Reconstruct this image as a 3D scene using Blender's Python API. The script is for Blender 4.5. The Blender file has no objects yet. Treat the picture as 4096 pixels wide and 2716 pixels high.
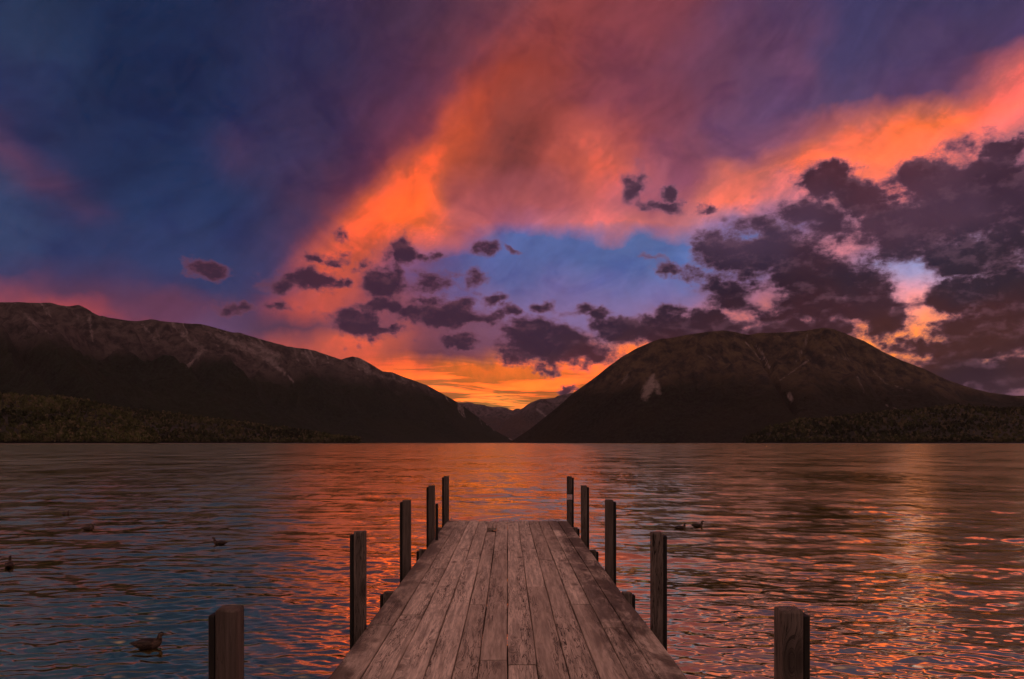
import bpy, bmesh, math, random
import numpy as np

random.seed(7)
rng = np.random.default_rng(7)
scene = bpy.context.scene
COL = scene.collection

# --------------------------------------------------------------------------
# CAMERA  (standing on the jetty, level, looking down the lake = +Y)
# --------------------------------------------------------------------------
EYE, DECK = 3.4, 1.8                 # metres above the lake
F = 2866.0                           # focal length in pixels of the 4096 px wide picture
VX, VY = 2030.0, 1770.0              # vanishing point of the jetty / horizon in that picture
cam_d = bpy.data.cameras.new('camera')
cam = bpy.data.objects.new('camera', cam_d)
COL.objects.link(cam)
cam.location = (0, 0, EYE)
cam.rotation_euler = (math.radians(90), 0, 0)
cam_d.sensor_width = 36.0
cam_d.lens = 36.0 * F / 4096
cam_d.shift_x = (2048 - VX) / 4096
cam_d.shift_y = (VY - 1358) / 4096
cam_d.clip_start = 0.05
cam_d.clip_end = 60000
scene.camera = cam

scene.view_settings.view_transform = 'Standard'
scene.view_settings.look = 'None'
scene.view_settings.exposure = 0.0
scene.view_settings.gamma = 1.0
scene.view_settings.use_curve_mapping = False
scene.render.engine = 'CYCLES'
scene.cycles.use_denoising = True
scene.cycles.use_adaptive_sampling = True
scene.cycles.adaptive_threshold = 0.015
scene.cycles.adaptive_min_samples = 8
scene.cycles.max_bounces = 5
scene.cycles.diffuse_bounces = 2
scene.cycles.glossy_bounces = 3
scene.cycles.transmission_bounces = 1
scene.cycles.volume_bounces = 0
scene.cycles.caustics_reflective = False
scene.cycles.caustics_refractive = False


def lin(c):
    return tuple(((v / 255) / 12.92 if v / 255 <= 0.04045 else ((v / 255 + 0.055) / 1.055) ** 2.4) for v in c)


# --------------------------------------------------------------------------
# node helper: python expressions -> shader nodes
# --------------------------------------------------------------------------
class S:
    tree = None

    def __init__(s, sock, vec=False):
        s.k, s.vec = sock, vec

    def _m(a, b, op):
        v = a.vec or (isinstance(b, S) and b.vec)
        return vmath(op, a, b) if v else fmath(op, a, b)
    def __add__(a, b): return a._m(b, 'ADD')
    __radd__ = __add__
    def __sub__(a, b): return a._m(b, 'SUBTRACT')
    def __rsub__(a, b): return fmath('SUBTRACT', b, a)
    def __mul__(a, b):
        if a.vec and not (isinstance(b, S) and b.vec) and not isinstance(b, tuple):
            n = S.tree.nodes.new('ShaderNodeVectorMath'); n.operation = 'SCALE'
            put(n.inputs[0], a); put(n.inputs[3], b)
            return S(n.outputs[0], True)
        return a._m(b, 'MULTIPLY')
    __rmul__ = __mul__
    def __truediv__(a, b):
        if a.vec:
            return a * (1 / b if not isinstance(b, S) else fmath('DIVIDE', 1.0, b))
        return a._m(b, 'DIVIDE')


def put(inp, v):
    if isinstance(v, S):
        S.tree.links.new(v.k, inp)
    else:
        inp.default_value = v


def fmath(op, a, b=None, c=None, clamp=False):
    n = S.tree.nodes.new('ShaderNodeMath'); n.operation = op; n.use_clamp = clamp
    put(n.inputs[0], a)
    if b is not None: put(n.inputs[1], b)
    if c is not None: put(n.inputs[2], c)
    return S(n.outputs[0])


def vmath(op, a, b=None, out=0):
    n = S.tree.nodes.new('ShaderNodeVectorMath'); n.operation = op
    put(n.inputs[0], a)
    if b is not None: put(n.inputs[1], b)
    return S(n.outputs[out], out == 0)


def tint(c, e):
    n = S.tree.nodes.new('ShaderNodeVectorMath'); n.operation = 'SCALE'
    n.inputs[0].default_value = c; put(n.inputs[3], e)
    return S(n.outputs[0], True)
def vdot(a, b): return S(vmath('DOT_PRODUCT', a, b, 1).k)
def sep(v):
    n = S.tree.nodes.new('ShaderNodeSeparateXYZ'); put(n.inputs[0], v)
    return [S(o) for o in n.outputs]
def comb(x, y, z):
    n = S.tree.nodes.new('ShaderNodeCombineXYZ')
    for i, v in zip(n.inputs, (x, y, z)): put(i, v)
    return S(n.outputs[0], True)
def smooth(x, lo, hi, a=0.0, b=1.0):
    n = S.tree.nodes.new('ShaderNodeMapRange'); n.interpolation_type = 'SMOOTHSTEP'
    put(n.inputs['Value'], x)
    for k, v in (('From Min', lo), ('From Max', hi), ('To Min', a), ('To Max', b)): put(n.inputs[k], v)
    return S(n.outputs['Result'])
def noise(v, scale, detail=4.0, rough=0.55, dist=0.0, color=False, lac=2.0):
    n = S.tree.nodes.new('ShaderNodeTexNoise')
    if v is not None: put(n.inputs['Vector'], v)
    put(n.inputs['Scale'], scale); put(n.inputs['Detail'], detail)
    put(n.inputs['Roughness'], rough); put(n.inputs['Distortion'], dist); put(n.inputs['Lacunarity'], lac)
    return S(n.outputs['Color'], True) if color else S(n.outputs[0])
def voronoi(v, scale, feature='F1', rand=1.0):
    n = S.tree.nodes.new('ShaderNodeTexVoronoi'); n.feature = feature
    put(n.inputs['Vector'], v); put(n.inputs['Scale'], scale); put(n.inputs['Randomness'], rand)
    return n
def mapping(v, loc=(0, 0, 0), rot=(0, 0, 0), scale=(1, 1, 1), typ='TEXTURE'):
    n = S.tree.nodes.new('ShaderNodeMapping'); n.vector_type = typ
    put(n.inputs['Vector'], v); put(n.inputs['Location'], loc); put(n.inputs['Rotation'], rot); put(n.inputs['Scale'], scale)
    return S(n.outputs[0], True)
def mix(f, a, b):
    """colour mix"""
    n = S.tree.nodes.new('ShaderNodeMix'); n.data_type = 'RGBA'
    put(n.inputs['Factor'], f)
    for i, v in ((6, a), (7, b)):
        if isinstance(v, tuple) and len(v) == 3: v = v + (1.0,)
        put(n.inputs[i], v)
    return S(n.outputs[2], True)
def attr(name, kind='GEOMETRY', out='Fac'):
    n = S.tree.nodes.new('ShaderNodeAttribute'); n.attribute_name = name; n.attribute_type = kind
    return S(n.outputs[out], out in ('Color', 'Vector'))
def texco(out):
    n = S.tree.nodes.new('ShaderNodeTexCoord')
    return S(n.outputs[out], True)
def objrand():
    n = S.tree.nodes.new('ShaderNodeObjectInfo')
    return S(n.outputs['Random'])
def bump(height, strength, distance=0.01):
    n = S.tree.nodes.new('ShaderNodeBump')
    put(n.inputs['Strength'], strength); put(n.inputs['Distance'], distance); put(n.inputs['Height'], height)
    return S(n.outputs[0], True)


def material(name, build):
    m = bpy.data.materials.new(name); m.use_nodes = True
    nt = m.node_tree; nt.nodes.clear()
    S.tree = nt
    out = nt.nodes.new('ShaderNodeOutputMaterial')
    p = nt.nodes.new('ShaderNodeBsdfPrincipled')
    nt.links.new(p.outputs[0], out.inputs['Surface'])
    r = build()
    for k, v in r.items():
        if isinstance(v, tuple) and k.endswith('Color') and len(v) == 3: v = v + (1.0,)
        put(p.inputs[k], v)
    return m


# --------------------------------------------------------------------------
# SKY  (world): afterglow sky with a lit high cloud sheet and dark low cumulus,
# everything a function of direction (azimuth / elevation)
# --------------------------------------------------------------------------
world = bpy.data.worlds.new('World')
world.use_nodes = True
wt = world.node_tree
wt.nodes.clear()
S.tree = wt


def azel(px, py):
    """direction of a point given on the 2365 x 1568 sketch of the view"""
    x = (px - 1172) / 1655
    az = math.atan(x)
    el = math.atan((1022 - py) / 1655 * math.cos(az))
    return math.degrees(az), math.degrees(el)


def blob_axes(px, py, rx, ry):
    az, el = azel(px, py)
    c = math.cos(math.radians(az)); ce = math.cos(math.radians(el))
    k = 57.3 / 1655
    return az, el, rx * k * c * c, ry * k * c * ce


d = texco('Generated')
dx, dy, dz = sep(d)
az = fmath('MULTIPLY', fmath('ARCTAN2', dx, dy), 57.2958)
el_true = fmath('MULTIPLY', fmath('ARCSINE', dz), 57.2958)
el = fmath('MAXIMUM', el_true, 0.0)
AE = comb(az, el, 1.0)

# clear twilight: physical sky with the sun just under the horizon + blue of the zenith
sky_n = wt.nodes.new('ShaderNodeTexSky')
sky_n.sky_type = 'NISHITA'
sky_n.sun_disc = False
sky_n.sun_elevation = math.radians(-2.5)
sky_n.sun_rotation = math.radians(0.0)
nish = S(sky_n.outputs[0], True)
g = smooth(el, 2.0, 34.0)
blue = mix(g, lin((78, 92, 150)), lin((32, 45, 84)))
east = smooth(dy, 0.7, -0.6)
blue = mix(east * 0.8, blue, lin((92, 82, 112)))
blue = blue + nish * 0.02

# mauve veils that go on over the whole sky
plane = comb(dx / (el_true * 0.0175 + 0.25), dy / (el_true * 0.0175 + 0.25), 0.0)
veil = noise(plane, 0.9, 5, 0.55, 0.6)
veil = smooth(veil, 0.22, 0.66)
base = mix(veil * 0.35 + 0.42, blue, mix(east, lin((228, 156, 126)), lin((210, 162, 144))))

# warped coordinates for the high sheet
w1 = noise(d, 5.0, 3, 0.5, color=True) - (0.5, 0.5, 0.5)
w2 = noise(d, 17.0, 5, 0.6, color=True) - (0.5, 0.5, 0.5)
Wv = w1 * (7.0, 5.0, 0.0) + w2 * (3.4, 2.2, 0.0)
P = AE + Wv

K = []   # (px, py, rx, ry, rot, rgb, weight)
def k(px, py, rx, ry, rot, c, w=1.0): K.append((px, py, rx, ry, rot, c, w))
# left blue
k(40, 60, 150, 130, 0, (48, 64, 96)); k(330, 60, 260, 130, 0, (21, 38, 70)); k(250, 300, 240, 140, 0, (28, 46, 86))
k(400, 480, 230, 120, 0, (36, 55, 94)); k(300, 590, 240, 60, 0, (48, 60, 104)); k(30, 230, 110, 70, 0, (46, 46, 82))
k(480, 250, 130, 170, 0, (28, 44, 82), 1.3); k(560, 560, 110, 60, 0, (56, 62, 106)); k(10, 480, 50, 70, 0, (62, 80, 118))
k(40, 378, 110, 24, -34, (104, 56, 78), 0.9); k(110, 445, 70, 9, -32, (116, 58, 78), 1.0); k(20, 350, 60, 9, -32, (122, 60, 78), 0.9); k(545, 368, 34, 22, 0, (112, 60, 80), 1.3)
# left horizon
k(20, 672, 80, 13, -6, (176, 78, 80), 1.2); k(140, 708, 110, 10, -10, (184, 74, 74), 1.1); k(300, 680, 150, 24, 0, (104, 56, 76), 1.2)
k(420, 710, 90, 18, 0, (112, 60, 84)); k(120, 635, 130, 20, 0, (72, 56, 92)); k(520, 745, 70, 22, 0, (96, 76, 116)); k(600, 690, 60, 40, 0, (76, 58, 92))
k(700, 785, 90, 16, -6, (184, 82, 74), 1.2); k(620, 745, 70, 24, 0, (84, 54, 72), 1.3); k(780, 740, 50, 16, 0, (130, 70, 84), 1.2)
# purple part of the sheet
k(640, 120, 110, 90, 0, (38, 42, 76)); k(820, 140, 130, 110, 0, (56, 42, 72)); k(1000, 90, 100, 70, 0, (78, 46, 68)); k(720, 300, 110, 110, 0, (56, 46, 80))
k(900, 250, 90, 80, 20, (92, 50, 74)); k(1080, 170, 80, 70, 40, (120, 58, 68)); k(960, 330, 90, 50, 45, (138, 62, 76)); k(840, 390, 80, 50, 45, (122, 60, 82))
k(690, 440, 70, 90, 0, (74, 54, 86)); k(760, 500, 50, 60, 40, (134, 66, 80)); k(660, 580, 50, 50, 0, (96, 66, 104))
k(960, 12, 110, 26, 0, (78, 66, 92)); k(1180, 12, 120, 24, 0, (118, 74, 86)); k(1390, 14, 90, 26, 0, (172, 78, 76)); k(1250, 70, 70, 40, 0, (138, 64, 68))
# lit orange band
k(830, 530, 90, 34, 40, (232, 98, 54), 1.7); k(920, 455, 90, 34, 42, (248, 106, 48), 1.9); k(1000, 380, 90, 26, 45, (244, 102, 48), 1.7)
k(1080, 280, 90, 28, 45, (222, 86, 52), 1.5); k(1190, 215, 100, 40, 40, (172, 70, 52), 1.3); k(1300, 130, 80, 60, 30, (146, 62, 58), 1.1)
k(970, 500, 50, 34, 20, (255, 116, 46), 2.0); k(870, 575, 70, 28, 20, (244, 102, 52), 1.6); k(780, 615, 46, 40, 50, (222, 92, 60), 1.3)
k(735, 690, 60, 14, 10, (222, 88, 60), 1.5); k(1080, 380, 34, 46, 20, (172, 76, 58), 1.5); k(1190, 360, 70, 60, 30, (132, 64, 60), 1.6); k(1270, 270, 80, 50, 30, (146, 66, 58), 1.4)
# pink part
k(1400, 375, 50, 46, 10, (240, 110, 82), 1.5); k(1330, 330, 40, 60, 0, (164, 74, 68), 1.2); k(1440, 290, 90, 60, 0, (142, 66, 74)); k(1560, 190, 110, 80, 0, (114, 60, 78))
k(1500, 70, 110, 60, 0, (130, 62, 72)); k(1720, 110, 100, 60, 0, (100, 62, 88)); k(1830, 170, 40, 60, -10, (124, 72, 98), 1.2); k(1720, 260, 70, 40, 20, (96, 72, 110)); k(1600, 330, 80, 40, 10, (136, 74, 92))
k(1500, 430, 70, 34, 0, (176, 96, 116)); k(1240, 470, 100, 36, 0, (194, 98, 100)); k(1090, 470, 60, 36, 20, (190, 94, 98)); k(1020, 560, 70, 22, 15, (206, 98, 92), 1.3)
k(1400, 520, 110, 15, 3, (232, 118, 104), 1.7); k(1230, 528, 80, 12, -6, (178, 100, 124), 1.2); k(1600, 492, 90, 13, 8, (250, 134, 108), 1.9)
# clear strip below the sheet
k(1300, 585, 150, 30, 2, (84, 106, 164), 2.2); k(1520, 565, 120, 26, 6, (92, 114, 170), 2.0); k(1160, 630, 110, 36, 0, (82, 92, 150), 1.3); k(1330, 650, 130, 30, 0, (108, 112, 170), 1.3); k(1640, 560, 60, 30, 0, (88, 112, 172), 1.4)
k(1250, 700, 120, 30, 0, (134, 106, 152)); k(1450, 690, 120, 30, 0, (132, 112, 160)); k(1010, 650, 70, 40, 0, (100, 80, 124))
# right
k(2000, 60, 190, 100, 0, (62, 58, 98)); k(2250, 50, 120, 80, 0, (74, 62, 98)); k(1930, 230, 130, 60, 10, (84, 70, 110)); k(2150, 170, 120, 40, 18, (110, 72, 104)); k(1770, 360, 60, 40, 20, (140, 84, 112))
k(1720, 420, 70, 22, 18, (238, 122, 92), 1.4); k(1850, 310, 50, 18, 20, (180, 92, 96)); k(1900, 355, 90, 22, 20, (246, 118, 64), 1.5); k(2080, 322, 100, 22, 14, (255, 128, 54), 1.7); k(2120, 312, 40, 10, 14, (255, 154, 56), 1.6)
k(2230, 262, 110, 30, 16, (252, 116, 82), 1.5); k(2350, 220, 70, 34, 16, (248, 118, 106), 1.4); k(2020, 385, 120, 24, 10, (246, 130, 98), 1.4); k(2220, 350, 110, 26, 12, (230, 124, 108), 1.2); k(1820, 445, 90, 20, 14, (220, 120, 112), 1.2)
k(2340, 330, 50, 30, 0, (176, 104, 122)); k(1990, 590, 70, 26, 0, (208, 130, 140)); k(2100, 635, 70, 22, 0, (140, 158, 208), 1.8); k(2260, 625, 80, 18, 0, (172, 156, 182), 1.2); k(1740, 480, 60, 16, 10, (160, 112, 150))
k(2070, 690, 50, 24, 0, (224, 156, 168), 1.3); k(2160, 725, 60, 20, 0, (246, 156, 112), 1.5); k(2170, 775, 60, 16, 0, (255, 166, 66), 1.9); k(2075, 795, 40, 26, -30, (255, 160, 54), 1.9); k(1880, 740, 70, 18, 0, (226, 136, 124), 1.2); k(2310, 838, 14, 9, 0, (255, 170, 140), 1.6)
k(1650, 720, 90, 24, 0, (206, 116, 112)); k(2330, 890, 80, 24, 0, (122, 80, 92))
# middle, behind the small cumulus, and the glow over the valley
k(850, 640, 60, 40, 0, (172, 78, 76)); k(880, 700, 60, 30, 0, (142, 74, 86)); k(960, 770, 70, 26, 0, (118, 66, 84)); k(830, 795, 80, 18, 0, (226, 100, 66), 1.4)
k(1000, 812, 80, 14, 0, (108, 62, 76), 1.2); k(930, 842, 50, 12, 0, (222, 100, 56), 1.3); k(1090, 770, 80, 24, 0, (122, 76, 98)); k(1040, 840, 60, 9, 6, (176, 80, 54))
k(1140, 838, 80, 8, 8, (244, 128, 40), 1.5); k(1020, 872, 60, 12, 0, (236, 124, 48), 1.4); k(1180, 872, 100, 10, 4, (255, 140, 42), 1.7); k(1060, 893, 60, 6, 0, (196, 156, 118), 1.5)
k(1130, 915, 90, 9, 0, (255, 146, 46), 1.6); k(1200, 938, 60, 8, 0, (255, 180, 66), 1.8); k(1300, 890, 80, 20, 0, (255, 144, 46), 1.6); k(1390, 850, 60, 24, 20, (252, 134, 56), 1.4); k(1460, 806, 60, 20, 20, (248, 136, 62), 1.4)

# the blobs are blended into a lattice of colours: one colour ramp over azimuth for each of a
# set of elevations, mixed from row to row
ROWS = [0, .7, 1.5, 2.3, 3.1, 4, 5, 6, 7, 8, 9.2, 10.4, 11.6, 12.8, 14, 15.3, 16.6, 18, 19.5, 21, 23, 25, 27.5, 30, 33, 37]


def sheet_colour(A, E):
    ws = np.full(A.shape, 1e-4); cs = np.zeros(A.shape + (3,)) + 1e-4 * np.array(lin((60, 56, 92)))
    for (px, py, rx, ry, rot, c, w) in K:
        a0, e0, sx, sy = blob_axes(px, py, rx * 1.15, ry * 1.15)
        t = math.radians(rot); u = (A - a0) * math.cos(t) + (E - e0) * math.sin(t); v = -(A - a0) * math.sin(t) + (E - e0) * math.cos(t)
        e = w * np.exp(-0.9 * ((u / sx) ** 2 + (v / sy) ** 2)) + w * 2e-4 * np.exp(-0.1 * ((u / sx) ** 2 + (v / sy) ** 2))
        ws += e; cs += e[..., None] * np.array(lin(c))
    return cs / ws[..., None]


Px, Py, _pz = sep(P)
fac = [fmath('MULTIPLY_ADD', Px, 1 / 40.0, 1.0, clamp=True), fmath('MULTIPLY', Px, 1 / 40.0, clamp=True)]
acc = [None, None]
ramp_tmpl = bpy.data.node_groups.new('sky_row', 'ShaderNodeTree')
ramp_tmpl.interface.new_socket('Fac', in_out='INPUT', socket_type='NodeSocketFloat')
ramp_tmpl.interface.new_socket('Color', in_out='OUTPUT', socket_type='NodeSocketColor')
rn = ramp_tmpl.nodes.new('ShaderNodeValToRGB'); rn.name = 'ramp'
rn.color_ramp.interpolation = 'B_SPLINE'
for j in range(1, 31): rn.color_ramp.elements.new(j / 31)
ramp_tmpl.links.new(ramp_tmpl.nodes.new('NodeGroupInput').outputs[0], rn.inputs[0])
ramp_tmpl.links.new(rn.outputs[0], ramp_tmpl.nodes.new('NodeGroupOutput').inputs[0])
for i, r in enumerate(ROWS):
    if i:
        n = wt.nodes.new('ShaderNodeMapRange'); n.clamp = True
        put(n.inputs['Value'], Py + fac_prev * 1e-9); n.inputs['From Min'].default_value = ROWS[i - 1]; n.inputs['From Max'].default_value = r
        wr = S(n.outputs['Result'])
    for h in (0, 1):
        A = np.linspace(-40, 0, 32) + 40 * h
        cols = sheet_colour(A, np.full(32, float(r)))
        gt = ramp_tmpl.copy()
        for el_, c_ in zip(gt.nodes['ramp'].color_ramp.elements, cols): el_.color = (*c_, 1.0)
        n = wt.nodes.new('ShaderNodeGroup'); n.node_tree = gt
        put(n.inputs[0], fac[h] if not i else fac[h] + wr * 1e-9)
        cv = S(n.outputs[0], True)
        acc[h] = cv if not i else mix(wr, acc[h], cv)
    fac_prev = fac[0] if not i else wr
sheet = mix(fmath('GREATER_THAN', Px, 0.0), acc[0], acc[1])
inframe = smooth(fmath('ABSOLUTE', az), 72.0, 38.0) * smooth(el, 74.0, 31.0)
sheet = mix(inframe, base, sheet)

# streaks: long low clouds near the horizon, fibrous texture higher up
hz = comb(az * 0.085, el * 1.0, 0.0)
st = noise(hz, 1.0, 5, 0.6, 0.9)
low = smooth(el, 9.0, 1.5)
glow = smooth(fmath('ABSOLUTE', az - 0.5), 17.0, 5.0)
stv = smooth(st, 0.43, 0.60, 0.28, 1.16)
stv = mix(low * glow, (1, 1, 1), comb(stv, stv * 0.90 + 0.02, stv * 0.6 + 0.4))
sheet = sheet * stv
rot_f = mapping(AE + w1 * (6.0, 6.0, 0.0), (0, 0, 0), (0, 0, math.radians(38)), (1, 1, 1))
fib = noise(rot_f * (0.055, 0.24, 0.0), 1.0, 6, 0.62, 0.5)
fa = smooth(el, 6.0, 16.0, 0.04, 0.20)
fibv = smooth(fib, 0.25, 0.75, 1.0 - fa, 1.0 + fa)
sheet = sheet * fibv
sw = noise(comb(dx, dy * 0.6, dz * 1.5) + w1 * 0.05, 9.0, 7, 0.62, 1.1)
swm = smooth(sw, 0.44, 0.66) * smooth(el, 8.0, 13.0)
sheet = mix(swm * 0.55, sheet, sheet * (0.60, 0.62, 0.82))
gr = noise(d, 70.0, 4, 0.6)
sheet = sheet * smooth(gr, 0.2, 0.8, 0.94, 1.06)

# the lit cloud is brighter than a print can show: its red goes on past white
sr, sg, sb = sep(sheet)
over = fmath('MAXIMUM', sr - 0.55, 0.0)
gap = low * glow
sheet = comb(sr + over * (gap * 2.6 + 0.9), sg * (1.0 - gap * 0.10) + over * gap * 0.10, sb)

# low cumulus
C = []
def cu(px, py, rx, ry, rot=0, w=1.0): C.append((px, py, rx, ry, rot, w))
cu(2340, 440, 120, 80, 15); cu(2210, 480, 150, 84, 0); cu(2110, 500, 120, 70, 0); cu(1960, 450, 110, 34, -20); cu(1895, 425, 42, 26); cu(2150, 410, 60, 36, 10); cu(2330, 360, 60, 26, 20)
cu(1880, 520, 140, 56, -10, 0.75); cu(1770, 515, 90, 34, -10, 0.6); cu(2260, 570, 140, 44, -8, 0.85)
cu(1770, 590, 130, 46, -12); cu(1880, 640, 150, 62, -22); cu(1965, 680, 80, 56, -20); cu(2020, 745, 46, 40); cu(1900, 710, 110, 40, -15)
cu(1690, 680, 70, 38, -20, 0.75); cu(1760, 725, 70, 30, -10, 0.6); cu(1640, 752, 240, 26, 0, 0.98); cu(1830, 770, 170, 30, 0, 0.95); cu(900, 722, 70, 20, 0, 0.7); cu(1000, 690, 44, 18, 0, 0.65); cu(765, 598, 40, 16, 0, 0.55); cu(1110, 735, 50, 16, 0, 0.6); cu(560, 712, 60, 12, 0, 0.4); cu(990, 605, 30, 14, 0, 0.4); cu(1560, 720, 60, 18, 0, 0.6); cu(1510, 598, 46, 13, -12, 0.45); cu(1570, 620, 70, 20, -15, 0.5)
cu(2220, 680, 105, 36, 0); cu(2330, 690, 100, 56, 0); cu(2290, 775, 130, 48, 0); cu(2140, 802, 95, 24, -15, 0.8); cu(2240, 850, 190, 44, -8, 0.9); cu(2075, 712, 34, 26, -30, 0.6); cu(2360, 850, 120, 50, 0, 0.9)
cu(1290, 798, 128, 46, 0); cu(1195, 815, 50, 26, 0, 0.7); cu(1255, 856, 55, 11, -10, 0.6); cu(1450, 748, 66, 24, 0); cu(1275, 712, 38, 14, 0, 0.55); cu(1390, 718, 70, 16, 0, 0.6); cu(1530, 755, 90, 20, 0, 0.75)
cu(1465, 435, 46, 34, -35, 0.7); cu(1530, 476, 70, 15, -15, 0.6); cu(1545, 440, 17, 16, 0, 0.6); cu(1625, 490, 40, 10, 0, 0.4)
cu(485, 628, 50, 24, -8, 0.75); cu(680, 650, 66, 26, 8, 0.9); cu(718, 585, 36, 17, 0, 0.55); cu(935, 598, 44, 26, -20, 0.85); cu(786, 545, 22, 14, -30, 0.45); cu(832, 535, 20, 6, 5, 0.4)
cu(900, 665, 60, 40, 0, 0.75); cu(925, 640, 30, 40, 0, 0.7); cu(850, 714, 60, 15, 10, 0.7); cu(815, 756, 72, 28, -8, 1.0); cu(890, 770, 66, 10, 0, 0.8); cu(1035, 725, 72, 30, 0, 0.95); cu(1075, 700, 36, 22, 30, 0.8); cu(975, 730, 34, 22, 0, 0.7); cu(1060, 792, 44, 18, 0, 0.75)
cu(770, 650, 24, 13, 0, 0.5); cu(830, 612, 24, 18, -20, 0.5); cu(640, 716, 40, 15, 0, 0.35); cu(1080, 650, 40, 26, 0, 0.35); cu(995, 650, 50, 28, 0, 0.4); cu(1180, 726, 36, 14, -15, 0.4); cu(1185, 573, 30, 9, -8, 0.3); cu(1125, 575, 30, 18, 30, 0.25); cu(1310, 906, 24, 7, 12, 0.5); cu(1130, 690, 40, 12, 0, 0.3)

c1 = noise(d, 9.0, 2, 0.5, color=True) - (0.5, 0.5, 0.5)
c2 = noise(d, 30.0, 6, 0.63, color=True) - (0.5, 0.5, 0.5)
Q = AE + c1 * (3.2, 2.4, 0.0) + c2 * (3.0, 2.6, 0.0)
rots = sorted({rot for (_, _, _, _, rot, _) in C})
dmin = None
Qx, Qy, _qz = sep(Q)
for rot in rots:
    t = math.radians(rot); ct, sn = math.cos(t), math.sin(t)
    link = 0.0 if dmin is None else dmin * 1e-9     # keeps the compiler working through the batches in order
    R = comb(Qx * ct + Qy * sn + link, Qy * ct - Qx * sn, 1.0)
    for (px, py, rx, ry, rr, w) in C:
        if rr != rot: continue
        big = 1.0 + 0.12 * (px > 1600)
        a0, e0, sx, sy = blob_axes(px, py, rx * 1.22 * big, ry * 1.3 * big)
        u0, v0 = a0 * ct + e0 * sn, e0 * ct - a0 * sn
        n = wt.nodes.new('ShaderNodeVectorMath'); n.operation = 'MULTIPLY_ADD'
        put(n.inputs[0], R); n.inputs[1].default_value = (1 / sx, 1 / sy, 0.0)
        n.inputs[2].default_value = (-u0 / sx, -v0 / sy, math.sqrt(max(0.0, 1.0 - w)) * 0.95)
        m = S(n.outputs[0], True)
        m = vdot(m, m)
        dmin = m if dmin is None else fmath('MINIMUM', dmin, m)
dens = 1.0 - fmath('SQRT', dmin)
dh = comb(dx, dy, dz * 1.7)
fb = noise(dh, 20.0, 9, 0.66)
fl = noise(dh + vmath('NORMALIZE', comb(dx * -0.4, 0.0, -1.0)) * 0.014, 20.0, 6, 0.66)
dens = fmath('MAXIMUM', dens, -2.0) + (fb - 0.5) * 2.3
alpha = smooth(dens, -0.22, 0.32)
body = smooth(dens, -0.12, 0.46)
lit = smooth(fl - fb, -0.02, 0.16)
rightness = smooth(az, -8.0, 20.0)
thin = mix(rightness, lin((122, 70, 90)), lin((136, 92, 116)))
tone7 = smooth(noise(d, 7.0, 3, 0.5), 0.40, 0.62)
core = mix(rightness, lin((56, 35, 54)), mix(smooth(el, 11.5, 15.5) * (tone7 * 0.6 + 0.4), lin((32, 21, 34)), lin((72, 49, 68))))
ccol = mix(body, thin, core)
ccol = mix(lit * 0.40, ccol, mix(rightness, lin((110, 64, 78)), lin((108, 74, 90))))
skyc = mix(alpha * 0.97, sheet, ccol)

bg = wt.nodes.new('ShaderNodeBackground')
put(bg.inputs['Color'], skyc)
bg.inputs['Strength'].default_value = 1.0
wo = wt.nodes.new('ShaderNodeOutputWorld')
wt.links.new(bg.outputs[0], wo.inputs[0])
scene.world = world
world.cycles.sampling_method = 'NONE'
#@@REST
# ==========================================================================
# helpers for meshes
# ==========================================================================
def tag(o, label=None, cat=None, group=None, kind=None):
    if label: o['label'] = label
    if cat: o['category'] = cat
    if group: o['group'] = group
    if kind: o['kind'] = kind
    return o


def link(name, me, mat=None, parent=None, loc=None):
    o = bpy.data.objects.new(name, me)
    COL.objects.link(o)
    if mat is not None: me.materials.append(mat)
    if parent is not None: o.parent = parent
    if loc is not None: o.location = loc
    return o


def empty(name, loc=(0, 0, 0), rz=0.0):
    o = bpy.data.objects.new(name, None)
    COL.objects.link(o)
    o.location = loc; o.rotation_euler = (0, 0, rz); o.empty_display_size = 0.2
    return o


def np_mesh(name, V, Fq, smooth_shade=True, attrs=None):
    """mesh from numpy arrays: V (n,3), Fq (m,3 or 4); attrs = {name: (domain, values)}"""
    me = bpy.data.meshes.new(name)
    V = np.ascontiguousarray(V, dtype=np.float32); Fq = np.ascontiguousarray(Fq, dtype=np.int32)
    m, kk = Fq.shape
    me.vertices.add(len(V)); me.vertices.foreach_set('co', V.ravel())
    me.loops.add(m * kk); me.loops.foreach_set('vertex_index', Fq.ravel())
    me.polygons.add(m)
    me.polygons.foreach_set('loop_start', np.arange(0, m * kk, kk, dtype=np.int32))
    me.polygons.foreach_set('use_smooth', np.full(m, smooth_shade))
    for an, (dom, vals) in (attrs or {}).items():
        at = me.attributes.new(an, 'FLOAT', dom)
        at.data.foreach_set('value', np.ascontiguousarray(vals, dtype=np.float32).ravel())
    me.update(calc_edges=True)
    me.validate()
    return me


def grid_faces(nu, nv, wrap=False):
    i = np.arange(nu if wrap else nu - 1)[:, None]; j = np.arange(nv - 1)[None, :]
    i2 = (i + 1) % nu
    return np.stack([i * nv + j, i2 * nv + j, i2 * nv + j + 1, i * nv + j + 1], -1).reshape(-1, 4)


_perm = rng.permutation(4096)
_val = rng.random(4096) * 2 - 1
def vnoise(x, y, seed=0):
    xi = np.floor(x).astype(int); yi = np.floor(y).astype(int)
    fx = x - xi; fy = y - yi
    fx = fx * fx * fx * (fx * (fx * 6 - 15) + 10); fy = fy * fy * fy * (fy * (fy * 6 - 15) + 10)
    h = lambda a, b: _val[_perm[(_perm[(a + seed * 131) & 4095] + b) & 4095]]
    a = h(xi, yi); b = h(xi + 1, yi); c = h(xi, yi + 1); e = h(xi + 1, yi + 1)
    return (a * (1 - fx) + b * fx) * (1 - fy) + (c * (1 - fx) + e * fx) * fy


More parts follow.
